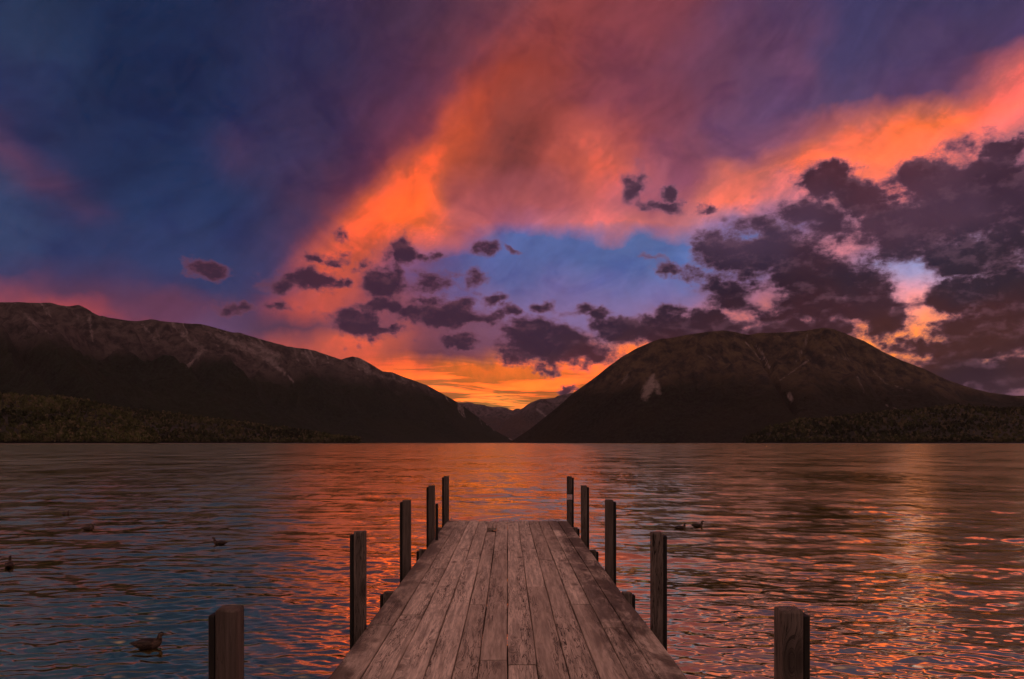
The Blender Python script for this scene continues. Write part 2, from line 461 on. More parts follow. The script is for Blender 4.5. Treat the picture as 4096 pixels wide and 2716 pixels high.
def fbm(x, y, octs=5, gain=0.5, seed=0, ridged=False):
    t = 0; amp = 1; tot = 0
    for o in range(octs):
        n = vnoise(x * 2 ** o + 17.3 * o, y * 2 ** o - 9.1 * o, seed + o)
        t = t + amp * ((1 - 2 * np.abs(n)) if ridged else n); tot += amp; amp *= gain
    return t / tot


def box_mesh(name, lo, hi, bevel=0.0, seg=1):
    bm = bmesh.new()
    v = [bm.verts.new((x, y, z)) for x in (lo[0], hi[0]) for y in (lo[1], hi[1]) for z in (lo[2], hi[2])]
    for f in ((0, 1, 3, 2), (4, 6, 7, 5), (0, 4, 5, 1), (2, 3, 7, 6), (0, 2, 6, 4), (1, 5, 7, 3)):
        bm.faces.new([v[i] for i in f])
    if bevel:
        bmesh.ops.bevel(bm, geom=list(bm.edges), offset=bevel, segments=seg, affect='EDGES', profile=0.6)
    bmesh.ops.recalc_face_normals(bm, faces=bm.faces)
    me = bpy.data.meshes.new(name); bm.to_mesh(me); bm.free()
    return me


# ==========================================================================
# materials
# ==========================================================================
def mat_mountain(forest, tussock, scree, line, rock=(0.030, 0.027, 0.028)):
    def b():
        p = texco('Object')
        n1 = noise(p, 0.0016, 6, 0.6)
        n2 = noise(p, 0.012, 5, 0.65)
        n3 = noise(p, 0.045, 4, 0.7)
        up = attr('height')                      # metres above the lake
        open_ = smooth(up + (n1 - 0.5) * 420 + (n2 - 0.5) * 160, line - 90, line + 110)
        f = mix(smooth(n3, 0.35, 0.66), tuple(v * 0.45 for v in forest), tuple(v * 1.5 for v in forest))
        f = mix(smooth(n1, 0.4, 0.6) * 0.5, f, tuple(v * w for v, w in zip(forest, (1.7, 1.25, 0.9))))
        t = mix(smooth(n2, 0.36, 0.66), tussock, rock)
        t = mix(smooth(n3, 0.5, 0.72) * 0.45, t, tuple(v * 0.45 for v in tussock))
        c = mix(open_, f, t)
        n4 = noise(p, 0.02, 6, 0.7)
        sc = attr('scree') + (n4 - 0.5) * 1.7 * fmath('MINIMUM', attr('scree') * 3.0, 1.0)
        scm = smooth(sc, 0.15, 0.85)
        c = mix(scm, c, mix(smooth(n3, 0.3, 0.7), scree, tuple(v * 0.7 for v in scree)))
        hgt = n3 * 1.0 + noise(p, 0.12, 2, 0.6) * 0.6
        return {'Base Color': c, 'Roughness': 1.0, 'Specular IOR Level': 0.1, 'Normal': bump(hgt, 1.0, 26.0)}
    return b


def wood_nodes(light, dark, axis, stain=0.5, crack=1.0):
    """weathered timber; axis = index of the grain direction in object space"""
    p = texco('Object')
    r = objrand()
    r2 = fmath('FRACT', r * 17.31); r3 = fmath('FRACT', r * 91.7)
    off = comb(r * 37.0, r2 * 53.0, r3 * 29.0)
    q = p + off
    along = {1: (1.0, 0.07, 1.0), 2: (1.0, 1.0, 0.07)}[axis]
    wob = noise(q * tuple(a * 3.2 for a in along), 1.0, 2, 0.5, color=True) - (0.5, 0.5, 0.5)
    # knots: sparse cells, the grain flows round them
    kv = voronoi((q + wob * 0.05) * {1: (6.0, 2.6, 1.0), 2: (6.0, 6.0, 2.0)}[axis], 1.0)
    kd = S(kv.outputs['Distance'])
    keep = smooth(sep(S(kv.outputs['Color'], True))[0], 0.62, 0.66)
    knot = smooth(kd, 0.34, 0.04) * keep
    q2 = q + wob * (0.07, 0.0, 0.0) + comb(knot * 0.09, 0.0, 0.0)
    g1 = noise(q2 * tuple(a * 26 for a in along), 1.0, 4, 0.6, 0.35)
    g2 = noise(q2 * tuple(a * 95 for a in along), 1.0, 3, 0.6)
    cr = noise(q2 * tuple(a * 46 for a in along), 1.0, 3, 0.55, 0.6)
    # drying cracks: thin dark lines along the grain, in patches
    crk = smooth(fmath('ABSOLUTE', cr - 0.5), 0.034, 0.006) * smooth(noise(q * tuple(a * 5 for a in along), 1.0, 2, 0.5), 0.42, 0.60) * crack
    tone = smooth(r, 0.1, 1.0)
    c = mix(smooth(g1, 0.30, 0.68), tuple(v * 0.56 for v in light), tuple(v * 1.18 for v in light))
    c = mix(smooth(g2, 0.50, 0.66) * 0.75, c, tuple(v * 0.50 for v in light))
    c = mix(tone * 0.75, c, mix(smooth(g1, 0.3, 0.7), tuple(v * 0.75 for v in dark), tuple(v * 1.25 for v in dark)))
    blot = smooth(noise(q * tuple(min(a * 3, 1.4) * 2.2 for a in along), 1.0, 5, 0.65), 0.50, 0.72)
    c = mix(blot * stain, c, tuple(v * 0.55 for v in dark))
    c = mix(knot * 0.85, c, tuple(v * 0.45 for v in dark))
    c = mix(crk, c, tuple(v * 0.16 for v in dark))
    h = g1 * 0.35 + g2 * 0.25 - crk * 1.6
    return c, h, p


def mat_deck():
    c, h, p = wood_nodes((0.70, 0.585, 0.475), (0.32, 0.255, 0.20), 1, 0.45)
    # wet dirt and moss on the outer boards where feet do not wear it off
    g = S.tree.nodes.new('ShaderNodeNewGeometry')
    wp = S(g.outputs['Position'], True)
    x, y, z = sep(wp)
    edge = smooth(fmath('ABSOLUTE', x + 0.12), 0.62, 1.15)
    m = noise(wp * (2.6, 0.9, 1.0), 1.0, 6, 0.68, 0.4)
    dirt = smooth(m + edge * 0.16, 0.52, 0.70) * (edge * 0.75 + 0.12)
    c = mix(dirt, c, (0.066, 0.046, 0.036))
    return {'Base Color': c, 'Roughness': 0.78, 'Specular IOR Level': 0.3, 'Normal': bump(h, 0.55, 0.006)}


def mat_post():
    c, h, p = wood_nodes((0.175, 0.14, 0.115), (0.085, 0.066, 0.054), 2, 0.7, 1.0)
    return {'Base Color': c, 'Roughness': 0.85, 'Specular IOR Level': 0.25, 'Normal': bump(h, 0.6, 0.006)}


def mat_water():
    g = S.tree.nodes.new('ShaderNodeNewGeometry')
    pos = S(g.outputs['Position'], True); nrm = S(g.outputs['Normal'], True)
    chop = attr('chop')
    r1 = noise(pos * (1.5, 3.4, 0.0), 1.0, 3, 0.6, 0.2, color=True) - (0.5, 0.5, 0.5)
    r2 = noise(pos * (0.30, 1.05, 0.0), 1.0, 4, 0.62, 0.2, color=True) - (0.5, 0.5, 0.5)
    gust = noise(pos * (0.07, 0.05, 0.0), 1.0, 8, 0.86)
    gu = smooth(gust, 0.36, 0.64, 0.18, 1.35)
    r3 = noise(pos * (1.6, 0.30, 0.0), 1.0, 5, 0.75, color=True) - (0.5, 0.5, 0.5)      # wind streaks
    tilt = r3 * (0.10, 0.32, 0.0) * chop + r1 * (0.16, 0.28, 0.0) * (1.0 - chop * 0.3) + r2 * (0.14, 0.56, 0.0) * (chop * gu)
    n = vmath('NORMALIZE', nrm + tilt)
    rough = chop * gu * 0.15 + chop * 0.03 + 0.035
    nt = S.tree
    fr = nt.nodes.new('ShaderNodeFresnel'); fr.inputs['IOR'].default_value = 1.333; put(fr.inputs['Normal'], n)
    fac = fmath('MULTIPLY', S(fr.outputs[0]), 1.36, clamp=True)
    df = nt.nodes.new('ShaderNodeBsdfDiffuse'); df.inputs['Color'].default_value = (0.012, 0.022, 0.024, 1)
    gl = nt.nodes.new('ShaderNodeBsdfAnisotropic'); gl.distribution = 'MULTI_GGX'
    gl.inputs['Color'].default_value = (1.0, 0.96, 0.48, 1); put(gl.inputs['Roughness'], rough); put(gl.inputs['Normal'], n)
    mx = nt.nodes.new('ShaderNodeMixShader'); put(mx.inputs[0], fac)
    nt.links.new(df.outputs[0], mx.inputs[1]); nt.links.new(gl.outputs[0], mx.inputs[2])
    nt.links.new(mx.outputs[0], nt.nodes['Material Output'].inputs['Surface'])
    return {}


M = {}
M['range'] = material('left_range', mat_mountain((0.013, 0.022, 0.012), (0.135, 0.108, 0.104), (0.36, 0.30, 0.30), 600))
M['dome'] = material('right_mountain', mat_mountain((0.018, 0.020, 0.013), (0.135, 0.100, 0.064), (0.34, 0.28, 0.26), 380))
M['far'] = material('far_ridges_hazed', mat_mountain((0.060, 0.052, 0.056), (0.17, 0.135, 0.15), (0.30, 0.26, 0.28), 420))  # distance haze partly put into these colours, paler than the near slopes
M['hill'] = material('forest_floor', lambda: {'Base Color': mix(smooth(attr('height'), 0.8, 1.6), (0.30, 0.22, 0.19), (0.02, 0.02, 0.012)), 'Roughness': 1.0})
def mat_leaf():
    t = attr('tone'); y = attr('yellow')
    c = mix(t, (0.014, 0.021, 0.008), (0.115, 0.122, 0.044))
    c = mix(y, c, (0.17, 0.135, 0.075))
    return {'Base Color': c, 'Roughness': 0.9, 'Specular IOR Level': 0.15}
M['leaf'] = material('beech_foliage', mat_leaf)
M['water'] = material('lake_water', mat_water)
M['deck'] = material('deck_timber', mat_deck)
M['post'] = material('post_timber', mat_post)
M['beam'] = material('bearer_timber', lambda: (lambda w: {'Base Color': w[0], 'Roughness': 0.9, 'Normal': bump(w[1], 0.5, 0.006)})(wood_nodes((0.17, 0.125, 0.105), (0.08, 0.06, 0.05), 1, 0.6)))
M['rubber'] = material('black_fender', lambda: {'Base Color': mix(noise(texco('Object'), 30.0, 3), (0.006, 0.005, 0.005), (0.014, 0.012, 0.012)), 'Roughness': 0.7, 'Specular IOR Level': 0.3})

# ==========================================================================
# THE LAKE
# ==========================================================================
DUCKS = [  # px, py(waterline) on the 4096 px picture, heading (0 = to the right), size, neck stretch
    (589, 2590, 4, 1.0, 0.0), (880, 2178, 183, 0.93, 0.0), (352, 2119, 6, 0.96, 0.0), (262, 2064, -22, 0.88, 0.2),
    (36, 2272, 118, 0.95, 0.8), (2720, 2116, 3, 0.96, 0.0), (2789, 2107, 2, 0.98, 0.2)]
def on_water(px, py):
    Y = EYE * F / (py - VY)
    return (px - VX) * Y / F, Y


fine = np.radians(np.linspace(-40, 40, 640))
coarse = np.radians(np.linspace(40, 320, 62)[1:-1])
AZ = np.concatenate([fine, coarse])
rr = [0.6, 2, 4, 5.5, 7, 8.2]
while rr[-1] < 900: rr.append(rr[-1] + max(0.018, rr[-1] ** 2 / (EYE * 717) * 0.45))
while rr[-1] < 15500: rr.append(rr[-1] * 1.22)
RR = np.array(rr)
dR = np.gradient(RR)
A2, R2 = np.meshgrid(AZ, RR, indexing='ij')
X = R2 * np.sin(A2); Y = R2 * np.cos(A2)
D2 = np.broadcast_to(dR, R2.shape)
Z = np.zeros_like(X); lost = np.zeros_like(X); tot = 0.0
near = RR < 260
sl = (slice(None), near)
grp = 0.85 + 0.45 * fbm(X[sl] * 0.16, Y[sl] * 0.22, 3, seed=3)
NW = 84
for i in range(NW):
    lam = 0.11 * (1.05 / 0.11) ** ((i + rng.random()) / NW)
    th = math.radians(-90 + rng.normal(-6, 26))
    slope = 0.018 * (0.6 + 0.8 * rng.random()) * (1.2 if 0.2 < lam < 0.6 else 0.8)
    a = slope * lam / (2 * math.pi); kk = 2 * math.pi / lam
    ph = kk * (X[sl] * math.cos(th) + Y[sl] * math.sin(th)) + rng.random() * 6.283
    at = np.clip((lam / (2.2 * D2[sl]) - 1.0) / 1.2, 0, 1)
    s_ = np.sin(ph)
    Z[sl] += a * grp * at * (s_ - 0.22 * np.cos(2 * ph))
    lost[sl] += slope ** 2 * (1 - at); tot += slope ** 2
for i in range(36):                                     # longer, lower waves that still show far out
    lam = 0.9 * (6.5 / 0.9) ** ((i + rng.random()) / 36)
    th = math.radians(-90 + rng.normal(-4, 24))
    slope = 0.0135 * (0.6 + 0.8 * rng.random())
    a = slope * lam / (2 * math.pi); kk = 2 * math.pi / lam
    ph = kk * (X[sl] * math.cos(th) + Y[sl] * math.sin(th)) + rng.random() * 6.283
    at = np.clip((lam / (2.0 * D2[sl]) - 1.0) / 1.0, 0, 1) * np.clip((R2[sl] - 8) / 16, 0.25, 1)
    Z[sl] += a * grp * at * (np.sin(ph) - 0.25 * np.cos(2 * ph))
    lost[sl] += slope ** 2 * (1 - np.clip((lam / (2.0 * D2[sl]) - 1.0) / 1.0, 0, 1)); tot += slope ** 2
for (px, py, hd, sz, nk) in DUCKS:                      # rings spreading from the swimming ducks
    ox, oy = on_water(px, py)
    q = np.hypot(X[sl] - ox, Y[sl] - oy)
    Z[sl] += 0.0022 * np.cos(q * 2 * math.pi / 0.20) * np.exp(-((q - 0.45) / 0.35) ** 2) * np.clip((0.2 / (2.2 * D2[sl]) - 1), 0, 1)
chop = np.ones_like(X); chop[sl] = np.sqrt(lost[sl] / tot)
chop[len(fine):, :] = 1.0; Z[len(fine):, :] = 0.0
V = np.stack([X, Y, Z], -1).reshape(-1, 3)
me = np_mesh('lake', V, grid_faces(len(AZ), len(RR), wrap=True)[:, ::-1], True, {'chop': ('POINT', chop)})
lake = link('lake_water', me, M['water'])
tag(lake, kind='structure')
M['bed'] = material('lake_bed_mud', lambda: {'Base Color': mix(noise(texco('Object'), 0.05, 4), (0.020, 0.022, 0.018), (0.034, 0.032, 0.024)), 'Roughness': 1.0})
bed_a = np.linspace(0, 2 * np.pi, 96, endpoint=False)
bed_v = [(r_ * math.sin(a), r_ * math.cos(a), z_) for a in bed_a for r_, z_ in ((1.0, -2.0), (60.0, -5.0), (2000.0, -7.0), (15600.0, -7.0), (15700.0, 0.2))]
tag(link('lake_bed', np_mesh('lake_bed', np.array(bed_v), grid_faces(96, 5, wrap=True)[:, ::-1]), M['bed']), kind='structure')

# ==========================================================================
# MOUNTAINS  (crest and foot lines; the slopes between them carry spurs and gullies)
# ==========================================================================
def P3(px, D):                      # sketch column + depth -> ground position
    return (px - 1172) / 1655 * D, D


def project(V):
    return V[..., 0] / V[..., 1] * 1655 + 1172, 1022 - (V[..., 2] - EYE) / V[..., 1] * 1655


def stroke(PX, PY, pts, w):
    """distance-based mask of a band along a polyline drawn on the slope"""
    best = np.full(PX.shape, 1e9)
    pts = np.array(pts, float)
    for a, b in zip(pts[:-1], pts[1:]):
        ab = b[:2] - a[:2]; L = (ab ** 2).sum()
        t = np.clip(((PX - a[0]) * ab[0] + (PY - a[1]) * ab[1]) / L, 0, 1)
        ww = w if len(a) < 3 else a[2] + (b[2] - a[2]) * t
        best = np.minimum(best, np.hypot(PX - a[0] - ab[0] * t, PY - a[1] - ab[1] * t) / ww)
    return np.exp(-best ** 2)


def mountain(name, mat, crest, foot, nu=620, nv=220, power=1.25, spur=(7.0, 0.10), jag=1.0, back=0.7, screes=(), seed=1, gullies=(), scree_noise=0.0):
    """crest: (px, py, depth), foot: (crest px, foot px, depth)"""
    crest = np.array(crest, float); foot = np.array(foot, float)
    pu = np.linspace(crest[0, 0], crest[-1, 0], nu)
    py = np.interp(pu, crest[:, 0], crest[:, 1]); D = np.interp(pu, crest[:, 0], crest[:, 2])
    py = py + jag * fbm(pu * 0.045, pu * 0, 4, 0.6, seed)
    cx, cy = P3(pu, D); cz = np.maximum((1022 - py) / 1655 * D + EYE, 0.0)
    fpx = np.interp(pu, foot[:, 0], foot[:, 1]); fD = np.interp(pu, foot[:, 0], foot[:, 2])
    fx, fy = P3(fpx, fD)
    vv = np.concatenate([-np.linspace(back, 0, 26)[:-1], np.linspace(0, 1, nv) ** 1.15])
    U = np.broadcast_to(pu[:, None], (nu, len(vv))); Vv = np.broadcast_to(vv[None, :], U.shape)
    Xg = cx[:, None] + (fx - cx)[:, None] * Vv; Yg = cy[:, None] + (fy - cy)[:, None] * Vv
    w = np.clip(Vv, 0, 1)
    prof = np.where(Vv >= 0, (1 - w) ** power, 1 - np.abs(Vv) / back * 0.95)
    ks, amp = spur
    L = (pu[-1] - pu[0])
    t = (U - pu[0]) / L * ks + 0.55 * fbm(U * 0.006 + 3, w * 1.3, 3, 0.5, seed + 5)
    sp = 1 - 2 * np.abs((t % 1.0) - 0.5) * 1.0
    sp = sp ** 1.3 - 0.5
    mid = np.sin(np.pi * w ** 0.62) ** 1.1
    Zg = cz[:, None] * (prof + amp * mid * sp)
    rid = fbm(Xg / 420, Yg / 420, 6, 0.52, seed + 9, ridged=True)
    Zg = Zg + cz[:, None] * 0.15 * (rid - 0.25) * np.minimum(mid * 1.6, 1) * (0.5 + (1 - w))
    fr = fbm(Xg / 60, Yg / 60, 3, 0.5, seed + 15)
    Zg = Zg + 9.0 * fr * np.minimum(mid * 2, 1)
    Vt = np.stack([Xg, Yg, Zg], -1)
    PX, PY = project(Vt)
    for (pts, wd, dep) in gullies:
        Zg = Zg - dep * stroke(PX, PY, pts, wd) * (Vv > 0.01)
    # no spur may stand above the crest line behind it
    Vt = np.stack([Xg, Yg, Zg], -1); PX, PY = project(Vt)
    lim = EYE + (1022 - (np.interp(PX, pu, py) + 1.5 + 10 * np.clip(w, 0, 0.3))) / 1655 * Yg
    Zg = np.where(Vv > 0.001, np.minimum(Zg, np.maximum(lim, -6.0)), Zg)
    Zg = np.where(np.abs(Vv - 1) < 1e-6, -6.0, np.maximum(Zg, -6.0))
    Vt = np.stack([Xg, Yg, Zg], -1)
    PX, PY = project(Vt)
    sc = np.zeros(U.shape)
    for (pts, wd, st) in screes:
        sc = np.maximum(sc, st * stroke(PX, PY, pts, wd))
    if scree_noise:
        chute = fbm(U * 0.10 , w * 2.2, 4, 0.6, seed + 21)
        sc = np.maximum(sc, scree_noise * np.clip((chute - 0.05) * 2.4, 0, 1) * np.clip(1.2 - w * 4.2, 0, 1))
    sc = np.where(Vv < 0, 0.2, sc)
    me = np_mesh(name, Vt.reshape(-1, 3), grid_faces(nu, len(vv)), True, {'scree': ('POINT', sc), 'height': ('POINT', Zg)})
    o = link(name, me, mat)
    tag(o, kind='structure')
    return o


LEFT = [(-1900, 790), (-1500, 735), (-1100, 700), (-700, 712), (-400, 690), (-150, 702), (0, 698), (48, 698), (93, 700), (102, 699), (116, 698.5), (134, 704), (158, 708), (181, 704), (199, 712), (215, 722), (231, 730), (238, 729),
        (250, 733), (282, 738), (314, 742), (330, 740), (349, 737), (376, 742), (435, 748), (463, 748), (483, 753), (510, 761), (537, 768), (550, 767), (577, 775.6), (635, 793), (663, 800),
        (704, 805), (726, 810), (768, 824), (787, 830), (801, 826), (815, 823), (831, 827), (863, 845), (884, 858), (904, 860), (942, 874), (984, 889), (1022, 909), (1060, 931), (1101, 961),
        (1139, 992), (1158, 1003), (1180, 1013), (1198, 1021)]
dl = lambda p: float(np.interp(p, [-1900, -700, 0, 600, 1060, 1200], [3600, 4300, 5200, 6700, 8300, 8800]))
mountain('mountain_range', M['range'], [(p, y, dl(p)) for p, y in LEFT],
         [(-1900, -1900, 1500), (-700, -250, 2000), (0, 400, 2900), (300, 690, 3900), (600, 900, 5400), (900, 1060, 6900), (1060, 1130, 7800), (1200, 1200, 8700)],
         nu=840, nv=170, power=1.22, spur=(15.5, 0.21), jag=1.1, seed=2, scree_noise=0.6,
         screes=[([(500, 775, 7), (560, 800, 14), (620, 830, 12), (655, 860, 6), (680, 884, 2)], 9, 0.62), ([(575, 790, 10), (640, 822, 12)], 9, 0.6), ([(205, 730, 6), (215, 790, 3)], 5, 0.6),
                 ([(420, 770, 8), (470, 810, 12), (430, 850, 4)], 8, 0.55), ([(330, 750, 5), (360, 790, 7)], 6, 0.5), ([(60, 730, 8), (120, 775, 4)], 6, 0.45), ([(800, 835, 7), (880, 868, 7), (960, 892, 3)], 6, 0.42), ([(690, 812, 6), (770, 840, 5)], 6, 0.4)])

RIGHT = [(1178, 1022), (1224, 991.6), (1265, 958), (1300, 929.7), (1325.6, 906), (1367, 877), (1402, 848.7), (1440, 821.7), (1471.6, 804), (1503.4, 790), (1525.6, 782), (1541.5, 782), (1589, 773),
         (1636.7, 766), (1671.6, 763), (1700, 767), (1728.7, 773.5), (1757, 768.4), (1797, 767.8), (1855.5, 764.7), (1879, 759.7), (1902, 757), (1922.7, 759), (1952, 770), (1995.7, 787.5), (2039.6, 812.3),
         (2083.4, 832.7), (2130, 850), (2185.6, 876.5), (2244, 896.4), (2287.8, 907), (2340.5, 913.6), (2420, 914), (2600, 925), (2900, 905), (3500, 920), (3900, 950)]
dr = lambda p: float(np.interp(p, [1178, 1325, 1500, 1900, 2365, 2900, 3900], [5600, 5350, 5100, 5300, 6000, 6200, 5600]))
mountain('mountain_dome', M['dome'], [(p, y, dr(p)) for p, y in RIGHT],
         [(1178, 1176, 5450), (1325, 1270, 4800), (1500, 1440, 4200), (1900, 1850, 3600), (2365, 2330, 3500), (2900, 2950, 3300), (3900, 4000, 2800)],
         nu=760, nv=180, power=1.05, spur=(9.0, 0.075), jag=0.8, seed=31, scree_noise=0.0,
         screes=[([(1508, 868, 6), (1502, 890, 15), (1490, 914, 12)], 7, 0.85), ([(1515, 880, 8), (1520, 905, 9)], 5, 0.6), ([(1450, 868, 5), (1437, 885, 4)], 4, 0.55), ([(1817, 905, 3), (1825, 916, 6), (1830, 927, 2)], 4, 1.0), ([(1735, 785, 2), (1760, 815, 4), (1778, 848, 2)], 4, 0.8),
                 ([(1722, 790, 2), (1752, 825, 2), (1776, 850, 2)], 3, 0.6), ([(1865, 775, 4), (1858, 800, 5), (1835, 840, 2)], 4, 0.5), ([(1905, 820, 5), (1960, 830, 6)], 5, 0.45), ([(1800, 880, 2), (1835, 855, 2), (1870, 830, 3)], 3, 0.55), ([(2010, 850, 3), (2045, 885, 3), (2110, 905, 2)], 3, 0.4), ([(2045, 935, 2), (2110, 962, 2)], 3, 0.6), ([(1980, 870, 4), (1995, 905, 4)], 4, 0.35), ([(1620, 810, 4), (1660, 840, 3)], 4, 0.3)],
         gullies=[([(1735, 776, 3), (1775, 845, 10), (1820, 915, 10), (1835, 950, 4)], 9, 62), ([(1870, 775, 4), (1845, 830, 8), (1790, 870, 5)], 7, 38), ([(1985, 800, 4), (2000, 850, 9), (2030, 910, 5)], 8, 34), ([(1560, 800, 6), (1590, 840, 12), (1570, 900, 6)], 9, 30)])
FARA = [(900, 905), (980, 915), (1030, 926), (1057, 931), (1073, 930), (1085, 929), (1101, 934), (1116, 936), (1126.5, 939), (1139, 941), (1152, 940), (1171, 942), (1184, 948), (1193, 944.5), (1201, 945.5), (1230, 962), (1280, 985), (1350, 1005)]
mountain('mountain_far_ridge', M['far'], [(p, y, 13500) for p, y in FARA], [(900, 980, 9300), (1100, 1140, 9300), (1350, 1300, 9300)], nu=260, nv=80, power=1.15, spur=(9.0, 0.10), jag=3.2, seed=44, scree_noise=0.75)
FARB = [(1120, 1012), (1144, 991), (1164.6, 974), (1201, 946), (1225, 930), (1247, 922), (1282, 918), (1288, 913.5), (1307, 910.6), (1322, 907.5), (1360, 892), (1420, 870), (1500, 880)]
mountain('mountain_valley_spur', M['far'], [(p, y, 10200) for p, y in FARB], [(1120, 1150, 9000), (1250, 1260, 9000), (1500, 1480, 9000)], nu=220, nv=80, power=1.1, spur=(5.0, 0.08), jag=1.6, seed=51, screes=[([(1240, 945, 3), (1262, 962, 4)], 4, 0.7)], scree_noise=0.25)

# ==========================================================================
# FORESTED SHORES
# ==========================================================================
_leaf_cache = {}
def crown_leaves(seed):
    """leaf clumps of one crown (unit size): quads spread over an uneven rounded crown"""
    if seed in _leaf_cache: return _leaf_cache[seed]
    r_ = np.random.default_rng(seed)
    n = 36
    lobes = r_.normal(0, 0.36, (5, 3)); lobes[:, 2] = r_.uniform(-0.5, 0.6, 5)
    rad = r_.uniform(0.42, 0.72, 5)
    li = r_.integers(0, 5, n)
    dirs = r_.normal(0, 1, (n, 3)); dirs /= np.linalg.norm(dirs, axis=1)[:, None]
    dirs[:, 2] = np.abs(dirs[:, 2]) * 0.9 - 0.15
    c = lobes[li] + dirs * rad[li][:, None] * r_.uniform(0.75, 1.1, (n, 1))
    nrm = dirs + r_.normal(0, 0.45, (n, 3)); nrm /= np.linalg.norm(nrm, axis=1)[:, None]
    t = np.cross(nrm, r_.normal(0, 1, (n, 3))); t /= np.linalg.norm(t, axis=1)[:, None]
    b = np.cross(nrm, t)
    s = r_.uniform(0.20, 0.42, (n, 1))
    q = np.stack([c - t * s, c - b * s * 0.8, c + t * s, c + b * s * 0.8], 1)
    _leaf_cache[seed] = (q, r_.uniform(0.65, 1.25, n))
    return _leaf_cache[seed]


def wooded_hill(name, forest_name, label, crest, foot, ntree, seed, bright, size=(3.0, 4.8), back=0.5):
    r_ = np.random.default_rng(seed)
    crest = np.array(crest, float); foot = np.array(foot, float)
    def surf(pu, v):
        D = np.interp(pu, crest[:, 0], crest[:, 2]); py = np.interp(pu, crest[:, 0], crest[:, 1])
        cx, cy = P3(pu, D); cz = np.maximum((1022 - py) / 1655 * D + EYE, 0.3)
        fpx = np.interp(pu, foot[:, 0], foot[:, 1]); fD = np.interp(pu, foot[:, 0], foot[:, 2])
        fx, fy = P3(fpx, fD)
        x = cx + (fx - cx) * v; y = cy + (fy - cy) * v
        w = np.clip(v, 0, 1)
        z = cz * np.where(v >= 0, (1 - w ** 1.35), 1 + v / back * 0.8)
        z = z + 7 * fbm(x / 90, y / 90, 3, 0.5, seed) * np.sin(np.pi * np.clip(w, 0, 1)) + 1.0 * (1 - w)
        return x, y, z
    nu, nv = 160, 60
    vv = np.concatenate([-np.linspace(back, 0, 14)[:-1], np.linspace(0, 1, nv)])
    U, Vv = np.meshgrid(np.linspace(crest[0, 0], crest[-1, 0], nu), vv, indexing='ij')
    x, y, z = surf(U, Vv)
    z = np.where(np.abs(Vv - 1) < 1e-6, -1.5, z)
    me = np_mesh(name, np.stack([x, y, z], -1).reshape(-1, 3), grid_faces(nu, len(vv)), True, {'height': ('POINT', z)})
    tag(link(name, me, M['hill']), kind='structure')
    # trees
    pu = r_.uniform(crest[0, 0], crest[-1, 0], ntree); v = r_.uniform(-0.12, 0.985, ntree) ** 1
    v[: ntree // 7] = r_.uniform(0.955, 0.988, ntree // 7)
    v[ntree // 7: ntree // 4] = r_.uniform(-0.08, 0.05, ntree // 4 - ntree // 7)
    x, y, z = surf(pu, v)
    R = r_.uniform(*size, ntree) * (1 + 0.25 * vnoise(x / 60, y / 60, seed)); Hh = R * r_.uniform(1.25, 1.9, ntree)
    grove = fbm(x / 110, y / 110, 3, 0.5, seed + 3)
    tone = np.clip(bright + 0.55 * grove + r_.normal(0, 0.22, ntree), 0, 1); yel = np.clip(r_.uniform(-2.2, 1.0, ntree) + 0.5 * grove, 0, 0.8)
    Vs, Ts, Ys = [], [], []
    for i in range(ntree):
        q, k_ = crown_leaves(1000 + int(r_.integers(0, 40)))
        a = r_.uniform(0, 6.283); ca, sa = math.cos(a), math.sin(a)
        w = np.empty_like(q)
        w[..., 0] = (q[..., 0] * ca - q[..., 1] * sa) * R[i] + x[i]
        w[..., 1] = (q[..., 0] * sa + q[..., 1] * ca) * R[i] + y[i]
        w[..., 2] = q[..., 2] * Hh[i] + z[i] + Hh[i] * 0.95
        Vs.append(w.reshape(-1, 3)); Ts.append(np.clip(tone[i] * k_, 0, 1)); Ys.append(np.full(len(k_), yel[i]))
    Vs = np.concatenate(Vs)
    Fq = np.arange(len(Vs)).reshape(-1, 4)
    me = np_mesh(forest_name, Vs, Fq, False, {'tone': ('FACE', np.concatenate(Ts)), 'yellow': ('FACE', np.concatenate(Ys))})
    o = link(forest_name, me, M['leaf'])
    tag(o, label, 'forest', kind='stuff')


wooded_hill('hill_left_shore', 'forest', 'lighter olive beech forest crowding the nearest left shore',
            [(-420, 930, 2130), (-200, 912, 2150), (-60, 915, 2130), (0, 917, 2100), (100, 927, 2050), (200, 938, 1980), (270, 958, 1900), (330, 992, 1800), (366, 1018, 1720)],
            [(-420, -450, 1500), (-60, -75, 1550), (0, -10, 1560), (200, 205, 1600), (330, 335, 1660), (366, 367, 1690)], 6200, 11, 0.50, (2.4, 6.2))
wooded_hill('hill_left_bay', 'forest', 'dark forest tapering along the left bay under the long mountain range',
            [(120, 920, 3000), (200, 934, 2950), (300, 953, 2900), (420, 966, 2850), (560, 982, 2800), (660, 996, 2750), (760, 1011, 2700), (830, 1019, 2650)],
            [(120, 120, 2050), (300, 305, 2100), (560, 566, 2250), (760, 765, 2450), (830, 832, 2600)], 4600, 12, 0.20, (3.8, 5.8))
wooded_hill('hill_right_headland', 'forest', 'dark wooded headland below the rounded mountain at the right',
            [(1716, 1020, 2650), (1747, 1010, 2650), (1788, 990, 2650), (1850, 976, 2650), (1937, 969, 2650), (1996, 962, 2700), (2083, 955, 2750), (2171, 946, 2800), (2215, 943, 2800), (2273, 946, 2800), (2302, 951, 2800), (2365, 946, 2800), (2440, 942, 2800), (2750, 950, 2700)],
            [(1716, 1724, 2500), (1788, 1795, 2350), (1937, 1940, 2250), (2171, 2174, 2150), (2365, 2370, 2100), (2440, 2450, 2100), (2750, 2770, 2000)], 6200, 13, 0.15, (3.8, 5.6))
